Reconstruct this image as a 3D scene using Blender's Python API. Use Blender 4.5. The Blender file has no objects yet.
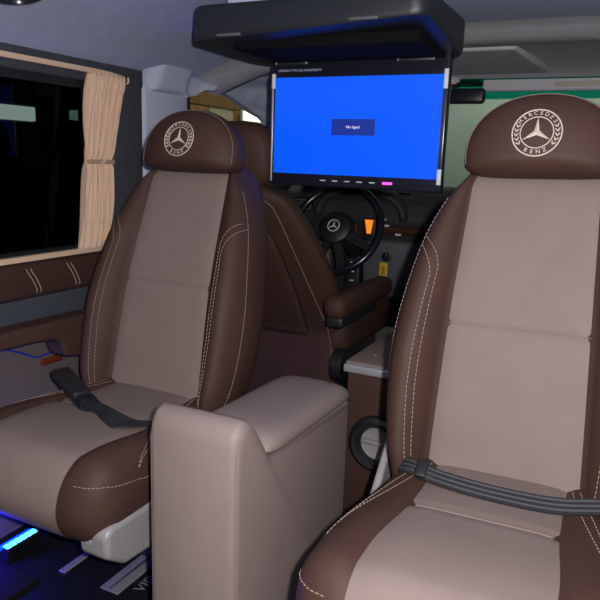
import bpy, bmesh, math, random
from mathutils import Vector, Matrix
random.seed(4)
PI = math.pi
sc = bpy.context.scene
COL = sc.collection

# ------------------------------------------------------------------ materials
def node_mat(name):
    m = bpy.data.materials.new(name); m.use_nodes = True
    nt = m.node_tree; b = nt.nodes['Principled BSDF']
    return m, nt, b

def mat(name, col, rough=.5, metal=0, spec=.5, bump=0, bscale=300, vary=0, vscale=8, emit=None, estr=0, kind='noise', sheen=0, coat=0):
    m, nt, b = node_mat(name)
    b.inputs['Base Color'].default_value = (*col, 1)
    b.inputs['Roughness'].default_value = rough
    b.inputs['Metallic'].default_value = metal
    b.inputs['Specular IOR Level'].default_value = spec
    if sheen: b.inputs['Sheen Weight'].default_value = sheen
    if coat: b.inputs['Coat Weight'].default_value = coat
    if emit:
        b.inputs['Emission Color'].default_value = (*emit, 1)
        b.inputs['Emission Strength'].default_value = estr
    tc = nt.nodes.new('ShaderNodeTexCoord')
    if bump:
        if kind == 'voronoi':
            t = nt.nodes.new('ShaderNodeTexVoronoi'); t.inputs['Scale'].default_value = bscale; out = t.outputs['Distance']
        elif kind == 'weave':
            t = nt.nodes.new('ShaderNodeTexChecker'); t.inputs['Scale'].default_value = bscale; out = t.outputs['Fac']
        else:
            t = nt.nodes.new('ShaderNodeTexNoise'); t.inputs['Scale'].default_value = bscale; t.inputs['Detail'].default_value = 3; out = t.outputs['Fac']
        bp = nt.nodes.new('ShaderNodeBump'); bp.inputs['Strength'].default_value = bump; bp.inputs['Distance'].default_value = .002
        nt.links.new(tc.outputs['Object'], t.inputs['Vector']); nt.links.new(out, bp.inputs['Height']); nt.links.new(bp.outputs['Normal'], b.inputs['Normal'])
    if vary:
        n = nt.nodes.new('ShaderNodeTexNoise'); n.inputs['Scale'].default_value = vscale; n.inputs['Detail'].default_value = 4
        r = nt.nodes.new('ShaderNodeValToRGB')
        r.color_ramp.elements[0].position = .3; r.color_ramp.elements[1].position = .7
        r.color_ramp.elements[0].color = (*[c*(1-vary) for c in col], 1)
        r.color_ramp.elements[1].color = (*[min(1, c*(1+vary)) for c in col], 1)
        nt.links.new(tc.outputs['Object'], n.inputs['Vector']); nt.links.new(n.outputs['Fac'], r.inputs['Fac']); nt.links.new(r.outputs['Color'], b.inputs['Base Color'])
    return m

def glass(name, tint, gloss=.008):
    m = bpy.data.materials.new(name); m.use_nodes = True
    nt = m.node_tree; nt.nodes.clear()
    o = nt.nodes.new('ShaderNodeOutputMaterial'); mx = nt.nodes.new('ShaderNodeMixShader')
    t = nt.nodes.new('ShaderNodeBsdfTransparent'); t.inputs['Color'].default_value = (*tint, 1)
    g = nt.nodes.new('ShaderNodeBsdfGlossy'); g.inputs['Roughness'].default_value = .03; g.inputs['Color'].default_value = (.9, .9, .9, 1)
    lw = nt.nodes.new('ShaderNodeLayerWeight'); pw = nt.nodes.new('ShaderNodeMath'); pw.operation = 'POWER'; pw.inputs[1].default_value = 4
    f = nt.nodes.new('ShaderNodeMath'); f.operation = 'MULTIPLY_ADD'; f.inputs[1].default_value = .2; f.inputs[2].default_value = gloss
    nt.links.new(lw.outputs['Facing'], pw.inputs[0]); nt.links.new(pw.outputs[0], f.inputs[0])
    nt.links.new(f.outputs[0], mx.inputs[0]); nt.links.new(t.outputs[0], mx.inputs[1]); nt.links.new(g.outputs[0], mx.inputs[2]); nt.links.new(mx.outputs[0], o.inputs[0])
    return m

M = dict(
    taupe=mat('taupe leather', (.190, .143, .127), .6, spec=.2, bump=.25, bscale=900, vary=.04, vscale=14),
    brown=mat('brown leather', (.056, .0275, .0205), .58, spec=.2, bump=.3, bscale=700, vary=.08, vscale=10),
    console=mat('beige leather', (.205, .156, .142), .5, spec=.25, bump=.3, bscale=600, vary=.04, vscale=10),
    thread=mat('cream thread', (.33, .25, .205), .8, spec=.1),
    threadp=mat('beige piping', (.19, .145, .13), .7, spec=.1),
    embroid=mat('silver embroidery', (.58, .50, .43), .5, spec=.5, bump=.4, bscale=1500),
    black=mat('black plastic', (.012, .012, .014), .45, bump=.15, bscale=900),
    blackgloss=mat('glossy black plastic', (.010, .011, .020), .22, spec=.5),
    matte=mat('matt black lining', (.004, .004, .005), .9, spec=.1),
    box=mat('charcoal plastic', (.014, .016, .022), .4, bump=.2, bscale=1200),
    greyplastic=mat('light grey plastic', (.24, .23, .225), .4, bump=.1, bscale=1000),
    silver=mat('silver trim', (.55, .56, .60), .35, metal=.6),
    chrome=mat('chrome', (.8, .8, .82), .15, metal=1),
    headliner=mat('blue grey headliner fabric', (.40, .45, .61), .95, spec=.1, bump=.5, bscale=700, vary=.06, vscale=30),
    header=mat('grey headliner fabric', (.47, .47, .50), .9, spec=.1, bump=.4, bscale=700, vary=.05, vscale=25),
    pillar=mat('dark grey fabric', (.055, .058, .068), .95, spec=.1, bump=.6, bscale=900, vary=.15, vscale=60),
    lightpillar=mat('pale blue grey trim', (.42, .455, .57), .6, spec=.3, bump=.2, bscale=800),
    curtain=mat('tan curtain cloth', (.66, .45, .305), .85, spec=.1, sheen=.2, bump=.4, bscale=1200, vary=.05, vscale=20),
    rail=mat('tan curtain rail', (.60, .42, .28), .55),
    tie=mat('tan tie band', (.42, .27, .16), .7),
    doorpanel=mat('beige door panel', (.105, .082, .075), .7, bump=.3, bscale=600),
    bluegrey=mat('blue grey trim strip', (.05, .058, .07), .7, bump=.3, bscale=700),
    carpet=mat('dark floor carpet', (.012, .010, .011), .95, spec=.1, bump=1.0, bscale=600, vary=.35, vscale=120),
    floor=mat('dark vinyl floor', (.006, .006, .007), .6, spec=.25, bump=.3, bscale=300, vary=.2, vscale=20),
    alu=mat('aluminium rail', (.20, .20, .205), .55, metal=.2),
    belt=mat('black belt webbing', (.018, .018, .022), .5, spec=.5, bump=.5, bscale=1400, kind='weave'),
    beltgrey=mat('grey belt stripe', (.06, .06, .065), .5, spec=.5),
    dash=mat('dark dashboard', (.018, .02, .022), .6, bump=.3, bscale=500),
    dashgrey=mat('grey dashboard', (.085, .088, .10), .6, bump=.3, bscale=500),
    wood=mat('walnut trim', (.055, .018, .010), .35, vary=.4, vscale=40),
    orangelit=mat('lit orange display', (.9, .25, .02), .4, emit=(1, .26, .015), estr=.85),
    pinklit=mat('lit magenta lamp', (.9, .1, .6), .4, emit=(1, .07, .55), estr=1.2),
    blueled=mat('lit blue diode', (.1, .6, 1), .4, emit=(.015, .22, 1.0), estr=16),
    bluelens=mat('lit blue lens', (.0, .05, .8), .4, emit=(.0, .05, 1.0), estr=2.5),
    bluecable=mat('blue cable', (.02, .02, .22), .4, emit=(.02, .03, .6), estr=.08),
    yellow=mat('yellow tag plastic', (.6, .36, .015), .5),
    mark=mat('pale marking', (.62, .64, .68), .5),
    screenblue=mat('lit blue screen', (.0, .02, .1), .25, emit=(.0025, .098, 1.0), estr=.92),
    boxblue=mat('lit dark blue message', (.0, .01, .05), .4, emit=(.006, .022, .26), estr=1.0),
    txtlit=mat('lit white lettering', (.6, .6, .6), .5, emit=(.6, .65, 1), estr=.6),
    txtdim=mat('grey lettering', (.45, .5, .7), .5),
    red=mat('red reflector', (.13, .022, .012), .4),
    tube=mat('lit fluorescent tube', (.9, 1, .9), .4, emit=(.80, 1.0, .82), estr=20),
    tubedim=mat('dim lit tube', (.6, .8, .6), .4, emit=(.55, 1.0, .65), estr=6),
    tube2=mat('lit window lamp', (1, .95, .8), .4, emit=(1, .92, .72), estr=3.0),
    wallout=mat('outside plaster', (.40, .44, .38), .9, bump=.4, bscale=60, vary=.08, vscale=2),
    walldark=mat('dark outside wall', (.03, .03, .032), .9, vary=.2, vscale=2),
    woodout=mat('outside timber', (.34, .17, .055), .7, vary=.25, vscale=12),
    cream=mat('outside cream board', (.55, .45, .34), .8, vary=.08, vscale=6),
    label=mat('beige label', (.36, .33, .27), .6),
    glassdark=glass('privacy glass', (.10, .105, .11)),
    glassfront=glass('windscreen glass', (.84, .90, .85)),
    glassband=glass('green sunband glass', (.09, .55, .46)),
    glassside=glass('side glass', (.80, .86, .82)),
)

# ------------------------------------------------------------------ helpers
def make(name, verts, faces, m, parent=None, smooth=True, mats=None, fm=None, auto=None):
    me = bpy.data.meshes.new(name); me.from_pydata([tuple(v) for v in verts], [], faces)
    me.validate()
    bm = bmesh.new(); bm.from_mesh(me); bmesh.ops.recalc_face_normals(bm, faces=bm.faces)
    if auto is not None:
        for e in bm.edges:
            if len(e.link_faces) == 2 and e.calc_face_angle() > math.radians(auto): e.smooth = False
    bm.to_mesh(me); bm.free()
    me.materials.append(m)
    for p in me.polygons: p.use_smooth = smooth
    o = bpy.data.objects.new(name, me); COL.objects.link(o)
    if parent: o.parent = parent
    return o

class MB:
    """collects shapes into one mesh"""
    def __init__(s): s.v = []; s.f = []
    def add(s, v, f):
        n = len(s.v); s.v += [Vector(p) for p in v]; s.f += [[i+n for i in q] for q in f]; return s
    def box(s, x0, x1, y0, y1, z0, z1, bev=0, seg=3, rot=None, taper=None):
        bm = bmesh.new(); bmesh.ops.create_cube(bm, size=1)
        for v in bm.verts:
            v.co = Vector(((x0+x1)/2+v.co.x*(x1-x0), (y0+y1)/2+v.co.y*(y1-y0), (z0+z1)/2+v.co.z*(z1-z0)))
        if bev: bmesh.ops.bevel(bm, geom=list(bm.edges)+list(bm.verts), offset=bev, segments=seg, profile=.5, affect='EDGES', clamp_overlap=True)
        if rot:
            c = Vector(((x0+x1)/2, (y0+y1)/2, (z0+z1)/2))
            for v in bm.verts: v.co = c + rot @ (v.co-c)
        bm.verts.index_update()
        s.add([v.co.copy() for v in bm.verts], [[v.index for v in f.verts] for f in bm.faces]); bm.free(); return s
    def tube(s, pts, r, n=8, caps=True, closed=False, flat=None):
        pts = [Vector(p) for p in pts]; rings = []
        N = len(pts); up0 = None
        for i, p in enumerate(pts):
            a = pts[(i-1) % N] if closed or i > 0 else pts[i]; b = pts[(i+1) % N] if closed or i < N-1 else pts[i]
            t = (b-a).normalized()
            if up0 is None:
                up0 = Vector((0, 0, 1)) if abs(t.z) < .9 else Vector((1, 0, 0))
            u = (up0 - t*up0.dot(t))
            if u.length < 1e-5: u = t.orthogonal()
            u.normalize(); up0 = u; w = t.cross(u)
            rr = r[i] if isinstance(r, (list, tuple)) else r
            rings.append([p + u*math.cos(2*PI*k/n)*rr + w*math.sin(2*PI*k/n)*rr for k in range(n)])
        v = [q for R in rings for q in R]; f = []
        for i in range(N if closed else N-1):
            j = (i+1) % N
            for k in range(n): f.append([i*n+k, i*n+(k+1) % n, j*n+(k+1) % n, j*n+k])
        if caps and not closed: f.append(list(range(n))); f.append([(N-1)*n+k for k in range(n)])
        s.add(v, f); return s
    def lathe(s, prof, n=32, mtx=None):
        """prof: (r, h) pairs revolved round local z"""
        v = []; f = []
        for (r, h) in prof:
            for k in range(n): v.append(Vector((r*math.cos(2*PI*k/n), r*math.sin(2*PI*k/n), h)))
        for i in range(len(prof)-1):
            for k in range(n): f.append([i*n+k, i*n+(k+1) % n, (i+1)*n+(k+1) % n, (i+1)*n+k])
        f.append(list(range(n))); f.append([(len(prof)-1)*n+k for k in range(n)])
        if mtx: v = [mtx @ p for p in v]
        s.add(v, f); return s
    def extrude_x(s, prof, x0, x1):
        n = len(prof); v = [Vector((x0, y, z)) for y, z in prof]+[Vector((x1, y, z)) for y, z in prof]
        f = [list(range(n)), [n+i for i in range(n)]]+[[i, (i+1) % n, n+(i+1) % n, n+i] for i in range(n)]
        s.add(v, f); return s
    def strip(s, pts, wdir, w, th, ndir):
        """flat band following pts"""
        v = []; f = []; N = len(pts)
        for i, p in enumerate(pts):
            p = Vector(p); wd = Vector(wdir[i] if isinstance(wdir, list) else wdir).normalized(); nd = Vector(ndir[i] if isinstance(ndir, list) else ndir).normalized()
            v += [p-wd*w/2-nd*th/2, p+wd*w/2-nd*th/2, p+wd*w/2+nd*th/2, p-wd*w/2+nd*th/2]
        for i in range(N-1):
            for k in range(4): f.append([i*4+k, i*4+(k+1) % 4, i*4+4+(k+1) % 4, i*4+4+k])
        f.append([0, 1, 2, 3]); f.append([(N-1)*4+k for k in range(4)])
        s.add(v, f); return s
    def build(s, name, m, parent=None, smooth=True, auto=40):
        return make(name, s.v, s.f, m, parent, smooth, auto=auto)

def empty(name, label, cat, loc=(0, 0, 0), group=None, rz=0):
    o = bpy.data.objects.new(name, None); COL.objects.link(o); o.location = loc; o.rotation_euler.z = rz
    o.empty_display_size = .05
    return tag(o, label, cat, group)
def tag(o, label, cat, group=None, kind=None):
    o['label'] = label; o['category'] = cat
    if group: o['group'] = group
    if kind: o['kind'] = kind
    return o
def struct(o, label, cat='trim'):
    o['kind'] = 'structure'; o['label'] = label; o['category'] = cat; return o

def lerp(tab, x):
    if x <= tab[0][0]: return tab[0][1]
    for (a, p), (b, q) in zip(tab, tab[1:]):
        if x <= b:
            return p+(q-p)*(x-a)/(b-a)
    return tab[-1][1]
def smooth_tab(tab, x):
    """Catmull-Rom through a table of (x, y)"""
    n = len(tab)
    if x <= tab[0][0]: return tab[0][1]
    if x >= tab[-1][0]: return tab[-1][1]
    for i in range(n-1):
        if x <= tab[i+1][0]:
            x0, y0 = tab[i]; x1, y1 = tab[i+1]; h = x1-x0; u = (x-x0)/h
            m0 = (tab[i+1][1]-tab[i-1][1])/(tab[i+1][0]-tab[i-1][0]) if i > 0 else (y1-y0)/h
            m1 = (tab[i+2][1]-tab[i][1])/(tab[i+2][0]-tab[i][0]) if i+2 < n else (y1-y0)/h
            return (2*u**3-3*u**2+1)*y0+(u**3-2*u*u+u)*h*m0+(-2*u**3+3*u*u)*y1+(u**3-u*u)*h*m1
def cr(pts, t):
    """Catmull-Rom over 2D points, t in knots"""
    n = len(pts)-1; i = max(0, min(n-1, int(t))); u = t-i
    p1, p2 = pts[i], pts[i+1]; p0 = pts[i-1] if i > 0 else tuple(2*a-b for a, b in zip(p1, p2)); p3 = pts[i+2] if i+2 <= n else tuple(2*b-a for a, b in zip(p1, p2))
    return tuple(.5*(2*b+(c-a)*u+(2*a-5*b+4*c-d)*u*u+(-a+3*b-3*c+d)*u**3) for a, b, c, d in zip(p0, p1, p2, p3))
def crline(pts, n):
    """smooth polyline through 3D points"""
    out = []; N = len(pts)-1
    for k in range(n+1):
        out.append(Vector(cr([tuple(p) for p in pts], min(k*N/n, N-1e-6))))
    return out

def dashes(mb, pts, dash=.0062, gap=.0028, r=.0011):
    """stitches along a polyline"""
    pts = [Vector(p) for p in pts]; acc = [0]
    for a, b in zip(pts, pts[1:]): acc.append(acc[-1]+(b-a).length)
    def at(s):
        for i in range(len(pts)-1):
            if s <= acc[i+1]:
                d = acc[i+1]-acc[i]
                return pts[i].lerp(pts[i+1], (s-acc[i])/d if d > 0 else 0)
        return pts[-1]
    s = 0
    while s+dash <= acc[-1]:
        a, b = at(s), at(s+dash)
        if (b-a).length > 1e-5: mb.tube([a, b], r, 5)
        s += dash+gap

# text as mesh, laid in local x (right) / y (up), z = thickness
def glyphs(text, size, thick):
    cu = bpy.data.curves.new('t', 'FONT'); cu.body = text; cu.size = size; cu.extrude = thick/2; cu.align_x = 'CENTER'; cu.align_y = 'CENTER'; cu.resolution_u = 3
    ob = bpy.data.objects.new('t', cu); COL.objects.link(ob)
    dg = bpy.context.evaluated_depsgraph_get(); dg.update()
    ev = ob.evaluated_get(dg); me = ev.to_mesh()
    v = [p.co.copy() for p in me.vertices]; f = [list(p.vertices) for p in me.polygons]
    ev.to_mesh_clear(); bpy.data.objects.remove(ob); bpy.data.curves.remove(cu)
    return v, f
def text_obj(name, text, size, m, parent, fn, thick=.0008):
    v, f = glyphs(text, size, thick)
    return make(name, [fn(p) for p in v], f, m, parent, smooth=False)

# ------------------------------------------------------------------ the captain seats
# local frame of a seat: x across, y away from the photographer, z up, floor at z = 0
YC = [(.36, .065), (.45, .08), (.60, .112), (.75, .15), (.88, .197), (1.0, .242), (1.06, .26)]
WB = [(.36, .195), (.43, .203), (.50, .222), (.58, .233), (.69, .234), (.79, .221), (.89, .198), (.96, .168), (1.01, .137), (1.06, .13)]
UI = [(.36, .142), (.47, .142), (.73, .133), (1.0, .122), (1.06, .120)]
ZT = 1.035
def back_section(z):
    """half section of the backrest at height z: inlay end + bolster knots, (x, y)"""
    k = 1.0
    if z > ZT-.05: k = math.sqrt(max(0, 1-((z-(ZT-.05))/.05)**2))
    w = smooth_tab(WB, z); ui = min(smooth_tab(UI, z), w-.006); y = smooth_tab(YC, z); d = w-ui
    bl = lerp([(.40, .9), (.5, 1.55), (.68, 1.55), (.85, 1.1), (.95, .45), (1.02, .1)], z)
    P = [(ui, -.004), (ui+.22*d, -.022*bl-.004), (ui+.55*d, -.036*bl-.004), (ui+.83*d, -.026*bl-.002), (w, .006), (w+.003, .05), (w-.004, .105), (w-.035, .138), (w*.5, .152), (0, .155)]
    w2 = (1-k)*.03
    P = [(max(0, a-(w2 if a > .05 else 0)), y+.045+(b-.045)*k) for a, b in P]
    return P, y+.045-.045*k, k
def back_pt(side, t, z, off=0):
    P, y0, k = back_section(z)
    x, y = cr(P, t)
    if off:
        x2, y2 = cr(P, min(t+.02, len(P)-1.001)); dx, dy = x2-x, y2-y; L = math.hypot(dx, dy) or 1
        x += dy/L*off*1.0; y -= dx/L*off
    return Vector((side*x, y, z))

def seat_backrest(root, dz):
    zs = sorted([.36+i*(ZT-.05-.36)/44 for i in range(45)]+[.735+k*.004 for k in (-2, -1, 0, 1, 2)])+[ZT-.05+.05*math.sin(a*PI/2/8) for a in range(1, 9)]
    def lift(p): return Vector((p.x, p.y, p.z+dz))
    # brown body: bolsters and back as one skin (open behind the inlay, which closes it)
    T = [i*.25 for i in range(37)]; T[-1] = 8.999
    v = []; f = []
    for z in zs:
        row = [back_pt(-1, t, z) for t in T]+[back_pt(1, t, z) for t in reversed(T[:-1])]
        # recess strip behind the inlay so that the body is closed
        P, y0, k = back_section(z); ui = P[0][0]
        row += [Vector((ui*.5, y0+.012, z)), Vector((-ui*.5, y0+.012, z))]
        v += [lift(p) for p in row]
    n = len(v)//len(zs)
    for i in range(len(zs)-1):
        for k in range(n): f.append([i*n+k, i*n+(k+1) % n, (i+1)*n+(k+1) % n, (i+1)*n+k])
    f.append(list(range(n))); f.append([(len(zs)-1)*n+k for k in range(n)])
    body = make('backrest', v, f, M['brown'], root)
    # taupe inlay
    v = []; f = []; N = 17
    for z in zs:
        P, y0, k = back_section(z); ui = P[0][0]; ye = P[0][1]
        seam = .0028*math.exp(-((z-.735)/.005)**2)
        for i in range(N):
            u = -1+2*i/(N-1); e = max(0, (abs(u)-.94)/.06)
            v.append(lift(Vector((u*ui, y0+(ye-y0)*u*u-.003*k*(1-u**8)+seam+.003*e*e, z))))
    for i in range(len(zs)-1):
        for k in range(N-1): f.append([i*N+k, i*N+k+1, (i+1)*N+k+1, (i+1)*N+k])
    pan = make('centre_panel', v, f, M['taupe'], body)
    pan['label'] = 'taupe centre panel'
    # seams
    def stitch(line):
        mb = MB(); dashes(mb, line, r=.0008); mb.build('stitching', M['thread'], body)['label'] = 'cream stitching'
    for s in (-1, 1):
        for o in (0, .16):
            line = []
            for i in range(140):
                q = (i/139)**2.2
                z = .895-.09*o-q*(.47-.09*o)
                t = 1.3+o*2.3-.25*max(0, (.62-z)/.2)
                if q < .13: t += (1-(1-(1-q/.13)**2)**.5)*2.2
                line.append(lift(back_pt(s, t, z, .0009)))
            stitch(line)
        stitch([lift(back_pt(s, 3.92-.35*max(0, (.5-z)/.1), z, .0009)) for z in [.97-i*.55/39 for i in range(40)]])
    mb = MB(); line = []
    for i in range(25):
        P, y0, k = back_section(.735); ui = P[0][0]; u = -1+2*i/24
        line.append(lift(Vector((u*ui*.985, y0+(P[0][1]-y0)*u*u-.003*(1-u**8)+.0022, .735))))
    mb.tube(line, .0010, 6); mb.build('seam_piping', M['threadp'], body)
    return body

HA, HU, HL = .141, .116, .040
def head_R(th):
    c, s = math.cos(th), math.sin(th)
    if s >= 0: n1, h = 2.15, HU
    else: n1, h = 5.0, HL
    return (abs(c/HA)**n1+abs(s/h)**n1)**(-1/n1)
def head_front(x, z):
    r = math.hypot(x, z); s = r/head_R(math.atan2(z, x)) if r > 0 else 0
    return -.056*math.sqrt(max(0, 1-min(1, s)**2.6))

def seat_headrest(root, loc, tilt):
    rings = [(s, None) for s in (.02, .15, .3, .45, .6, .72, .82, .89, .94, .97, .988, .997)]+[(1, -.002), (1, .014), (.992, .026), (.975, .036), (.93, .047), (.8, .056), (.5, .060), (.02, .061)]
    v = []; f = []; n = 72
    for s, y in rings:
        for k in range(n):
            th = 2*PI*k/n; r = head_R(th)*s
            v.append(Vector((r*math.cos(th), (head_front(r*math.cos(th), r*math.sin(th)) if y is None else y), r*math.sin(th))))
    for i in range(len(rings)-1):
        for k in range(n): f.append([i*n+k, i*n+(k+1) % n, (i+1)*n+(k+1) % n, (i+1)*n+k])
    f.append(list(range(n))); f.append([(len(rings)-1)*n+k for k in range(n)])
    h = make('headrest', v, f, M['brown'], root); h.location = loc; h.rotation_euler.x = -tilt
    # edge seam
    mb = MB(); mb.tube([Vector((head_R(a)*.958*math.cos(a), -.0195, head_R(a)*.958*math.sin(a))) for a in [-.15+i*(PI+.3)/60 for i in range(61)]], .0009, 6)
    mb.build('piping', M['threadp'], h)
    # embroidered badge: rings, star, letters, laurel
    cz = .031; K = .86
    def S(x, z, off=.0012): return Vector((x*K-.004, head_front(x*K-.004, z*K+cz)-off, z*K+cz))
    mb = MB()
    for R, r in ((.0500, .0013), (.0335, .0010)):
        mb.tube([S(R*math.cos(a), R*math.sin(a), .0004) for a in [2*PI*i/64 for i in range(64)]], r, 6, closed=True)
    star = mb
    v = []; f = []
    for k in range(3):
        a = PI/2+k*2*PI/3
        tip = S(.0325*math.cos(a), .0325*math.sin(a), .0005); c = S(0, 0, .0045)
        l = S(.0062*math.cos(a+PI/3), .0062*math.sin(a+PI/3), .0005); r = S(.0062*math.cos(a-PI/3), .0062*math.sin(a-PI/3), .0005)
        b = len(v); v += [tip, l, c, r]; f += [[b, b+1, b+2], [b, b+2, b+3]]
    star.add(v, f)
    for sgn in (-1, 1):
        for k in range(5):
            for d in (-1, 1):
                a0 = math.radians(-38+k*13.5); a1 = a0+math.radians(10)
                r0 = .0418; r1 = .0418+d*.0048
                x0, z0, x1, z1 = r0*math.cos(a0), r0*math.sin(a0), r1*math.cos(a1), r1*math.sin(a1)
                star.tube([S(sgn*x0, z0, .0004), S(sgn*(x0*.5+x1*.5)*1.0, z0*.5+z1*.5, .001), S(sgn*x1, z1, .0004)], [.0007, .0014, .0006], 5)
    star.build('badge', M['embroid'], h, auto=20)['label'] = 'round embroidered badge with a three-pointed star and laurel'
    def arc(word, a0, a1, flip):
        mb = MB()
        for i, ch in enumerate(word):
            a = math.radians(a0+(a1-a0)*i/(len(word)-1))
            vv, ff = glyphs(ch, .0118, .001)
            rot = a-PI/2 if not flip else a+PI/2
            mb.add([S(.0417*math.cos(a)+(p.x*math.cos(rot)-p.y*math.sin(rot))*1.05, .0417*math.sin(a)+p.x*math.sin(rot)+p.y*math.cos(rot), .0012+p.z) for p in vv], ff)
        mb.build('lettering', M['embroid'], h, smooth=False)['label'] = 'embroidered capital letters on the badge ring'
    arc('MERCEDES', 146, 34, False)
    arc('BENZ', 243, 297, True)
    return h

# cushion: sections across x, swept along y, rounding over at the front
CY0, CY1 = -.368, .15     # front, back (local y)
WC = [(-.385, .224), (-.2, .222), (-.08, .214), (.06, .190), (.15, .178)]
UC = [(-.385, .132), (-.30, .132), (-.22, .130), (-.10, .119), (.02, .116), (.15, .116)]
UX = 0
def cushion_section(y):
    rc, rv = .075, .07
    w = smooth_tab(WC, y); h = 1.0
    yc = CY0+rc
    if y < yc: w = w-rc+math.sqrt(max(0, rc*rc-(yc-y)**2))
    yv = CY0+rv
    if y < yv: h = math.sqrt(max(0, 1-((yv-y)/rv)**2))
    top = .468+.012*math.exp(-((y+.25)/.12)**2); mid = .385
    ui = min(smooth_tab(UC, y)+UX*math.exp(-((y+.12)/.10)**2), w-.02); d = w-ui
    T = (top-mid)*h; B = .078*h
    P = [(ui, mid+T), (ui+.25*d, mid+T+.008*h), (ui+.6*d, mid+T+.004*h), (ui+.88*d, mid+T*.80), (w, mid+T*.42), (w+.002, mid), (w-.006, mid-B*.55), (w-.03, mid-B*.92), (w*.55, mid-B), (0, mid-B)]
    return P, mid+T, h
def cush_pt(side, t, y, off=0):
    P, zt, h = cushion_section(y); x, z = cr(P, t)
    if off:
        x2, z2 = cr(P, min(t+.02, len(P)-1.001)); dx, dz = x2-x, z2-z; L = math.hypot(dx, dz) or 1
        x -= dz/L*off; z += dx/L*off
    return Vector((side*x, y, z))

def seat_cushion(root, dz):
    ys = [CY0+.085*(1-math.cos(a*PI/2/14)) for a in range(14)]+[CY0+.085+i*(CY1-CY0-.085)/34 for i in range(35)]
    ys[0] = CY0+.0002
    def lift(p): return Vector((p.x, p.y, p.z+dz))
    T = [i*.25 for i in range(37)]; T[-1] = 8.999
    v = []; f = []
    for y in ys:
        row = [cush_pt(-1, t, y) for t in T]+[cush_pt(1, t, y) for t in reversed(T[:-1])]
        P, zt, h = cushion_section(y); ui = P[0][0]
        row += [Vector((ui*.5, y, zt-.012*h)), Vector((-ui*.5, y, zt-.012*h))]
        v += [lift(p) for p in row]
    n = len(v)//len(ys)
    for i in range(len(ys)-1):
        for k in range(n): f.append([i*n+k, i*n+(k+1) % n, (i+1)*n+(k+1) % n, (i+1)*n+k])
    f.append(list(range(n))); f.append([(len(ys)-1)*n+k for k in range(n)])
    body = make('cushion', v, f, M['brown'], root)
    # inlay: top surface then wraps under the front lip
    v = []; f = []; N = 17; rows = []
    for y in reversed(ys):
        P, zt, h = cushion_section(y); ui = P[0][0]
        seam = .005*math.exp(-((y+.09)/.006)**2)
        rows.append([lift(Vector((u*ui, y-.003*(1-h), zt+.004*h*(1-u**8)-seam))) for u in [-1+2*i/(N-1) for i in range(N)]])
    for y in ys[:30]:
        P, zt, h = cushion_section(y); ui = P[0][0]
        rows.append([lift(Vector((u*ui, y-.003*(1-h), .385-.0785*h-.002*h*(1-u**8)))) for u in [-1+2*i/(N-1) for i in range(N)]])
    for r in rows: v += r
    for i in range(len(rows)-1):
        for k in range(N-1): f.append([i*N+k, i*N+k+1, (i+1)*N+k+1, (i+1)*N+k])
    make('centre_panel', v, f, M['taupe'], body)['label'] = 'taupe centre panel'
    def stitch(line):
        mb = MB(); dashes(mb, line, r=.0008); mb.build('stitching', M['thread'], body)['label'] = 'cream stitching'
    for s in (-1, 1):
        for o in (0, 1):
            line = []
            for i in range(40):
                q = i/39; y = .07-q*.31
                xt = .126+.092*q**1.25+o*.016*math.sin(PI*min(1, .25+.75*q))
                P, zt, h = cushion_section(y); fr = (xt-P[0][0])/((P[4][0]-P[0][0]) or 1)
                t = lerp([(0, 0), (.25, 1), (.6, 2), (.88, 3), (1, 4)], max(.05, min(.97, fr)))
                line.append(lift(cush_pt(s, t, y, .001)))
            stitch(line)
        line = []
        for y in [CY0+.004+.0003*i*i for i in range(24)]+[CY0+.18+.02*i for i in range(15)]:
            P = cushion_section(y)[0]; zt = .444-.05*min(1, max(0, (y+.33)/.25))
            tt = [1.0+.05*k for k in range(74)]
            for t in tt:
                if cr(P, t)[1] <= zt:
                    if t > 1.04: line.append(lift(cush_pt(s, t, y, .001)))
                    break
        stitch(line)
    mb = MB(); P, zt, h = cushion_section(-.09)
    mb.tube([lift(Vector((P[0][0]*u*.99, -.09, zt+.004*(1-u**8)-.0044))) for u in [-1+i/12 for i in range(25)]], .0018, 6)
    mb.build('seam_piping', M['threadp'], body)
    return body

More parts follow.
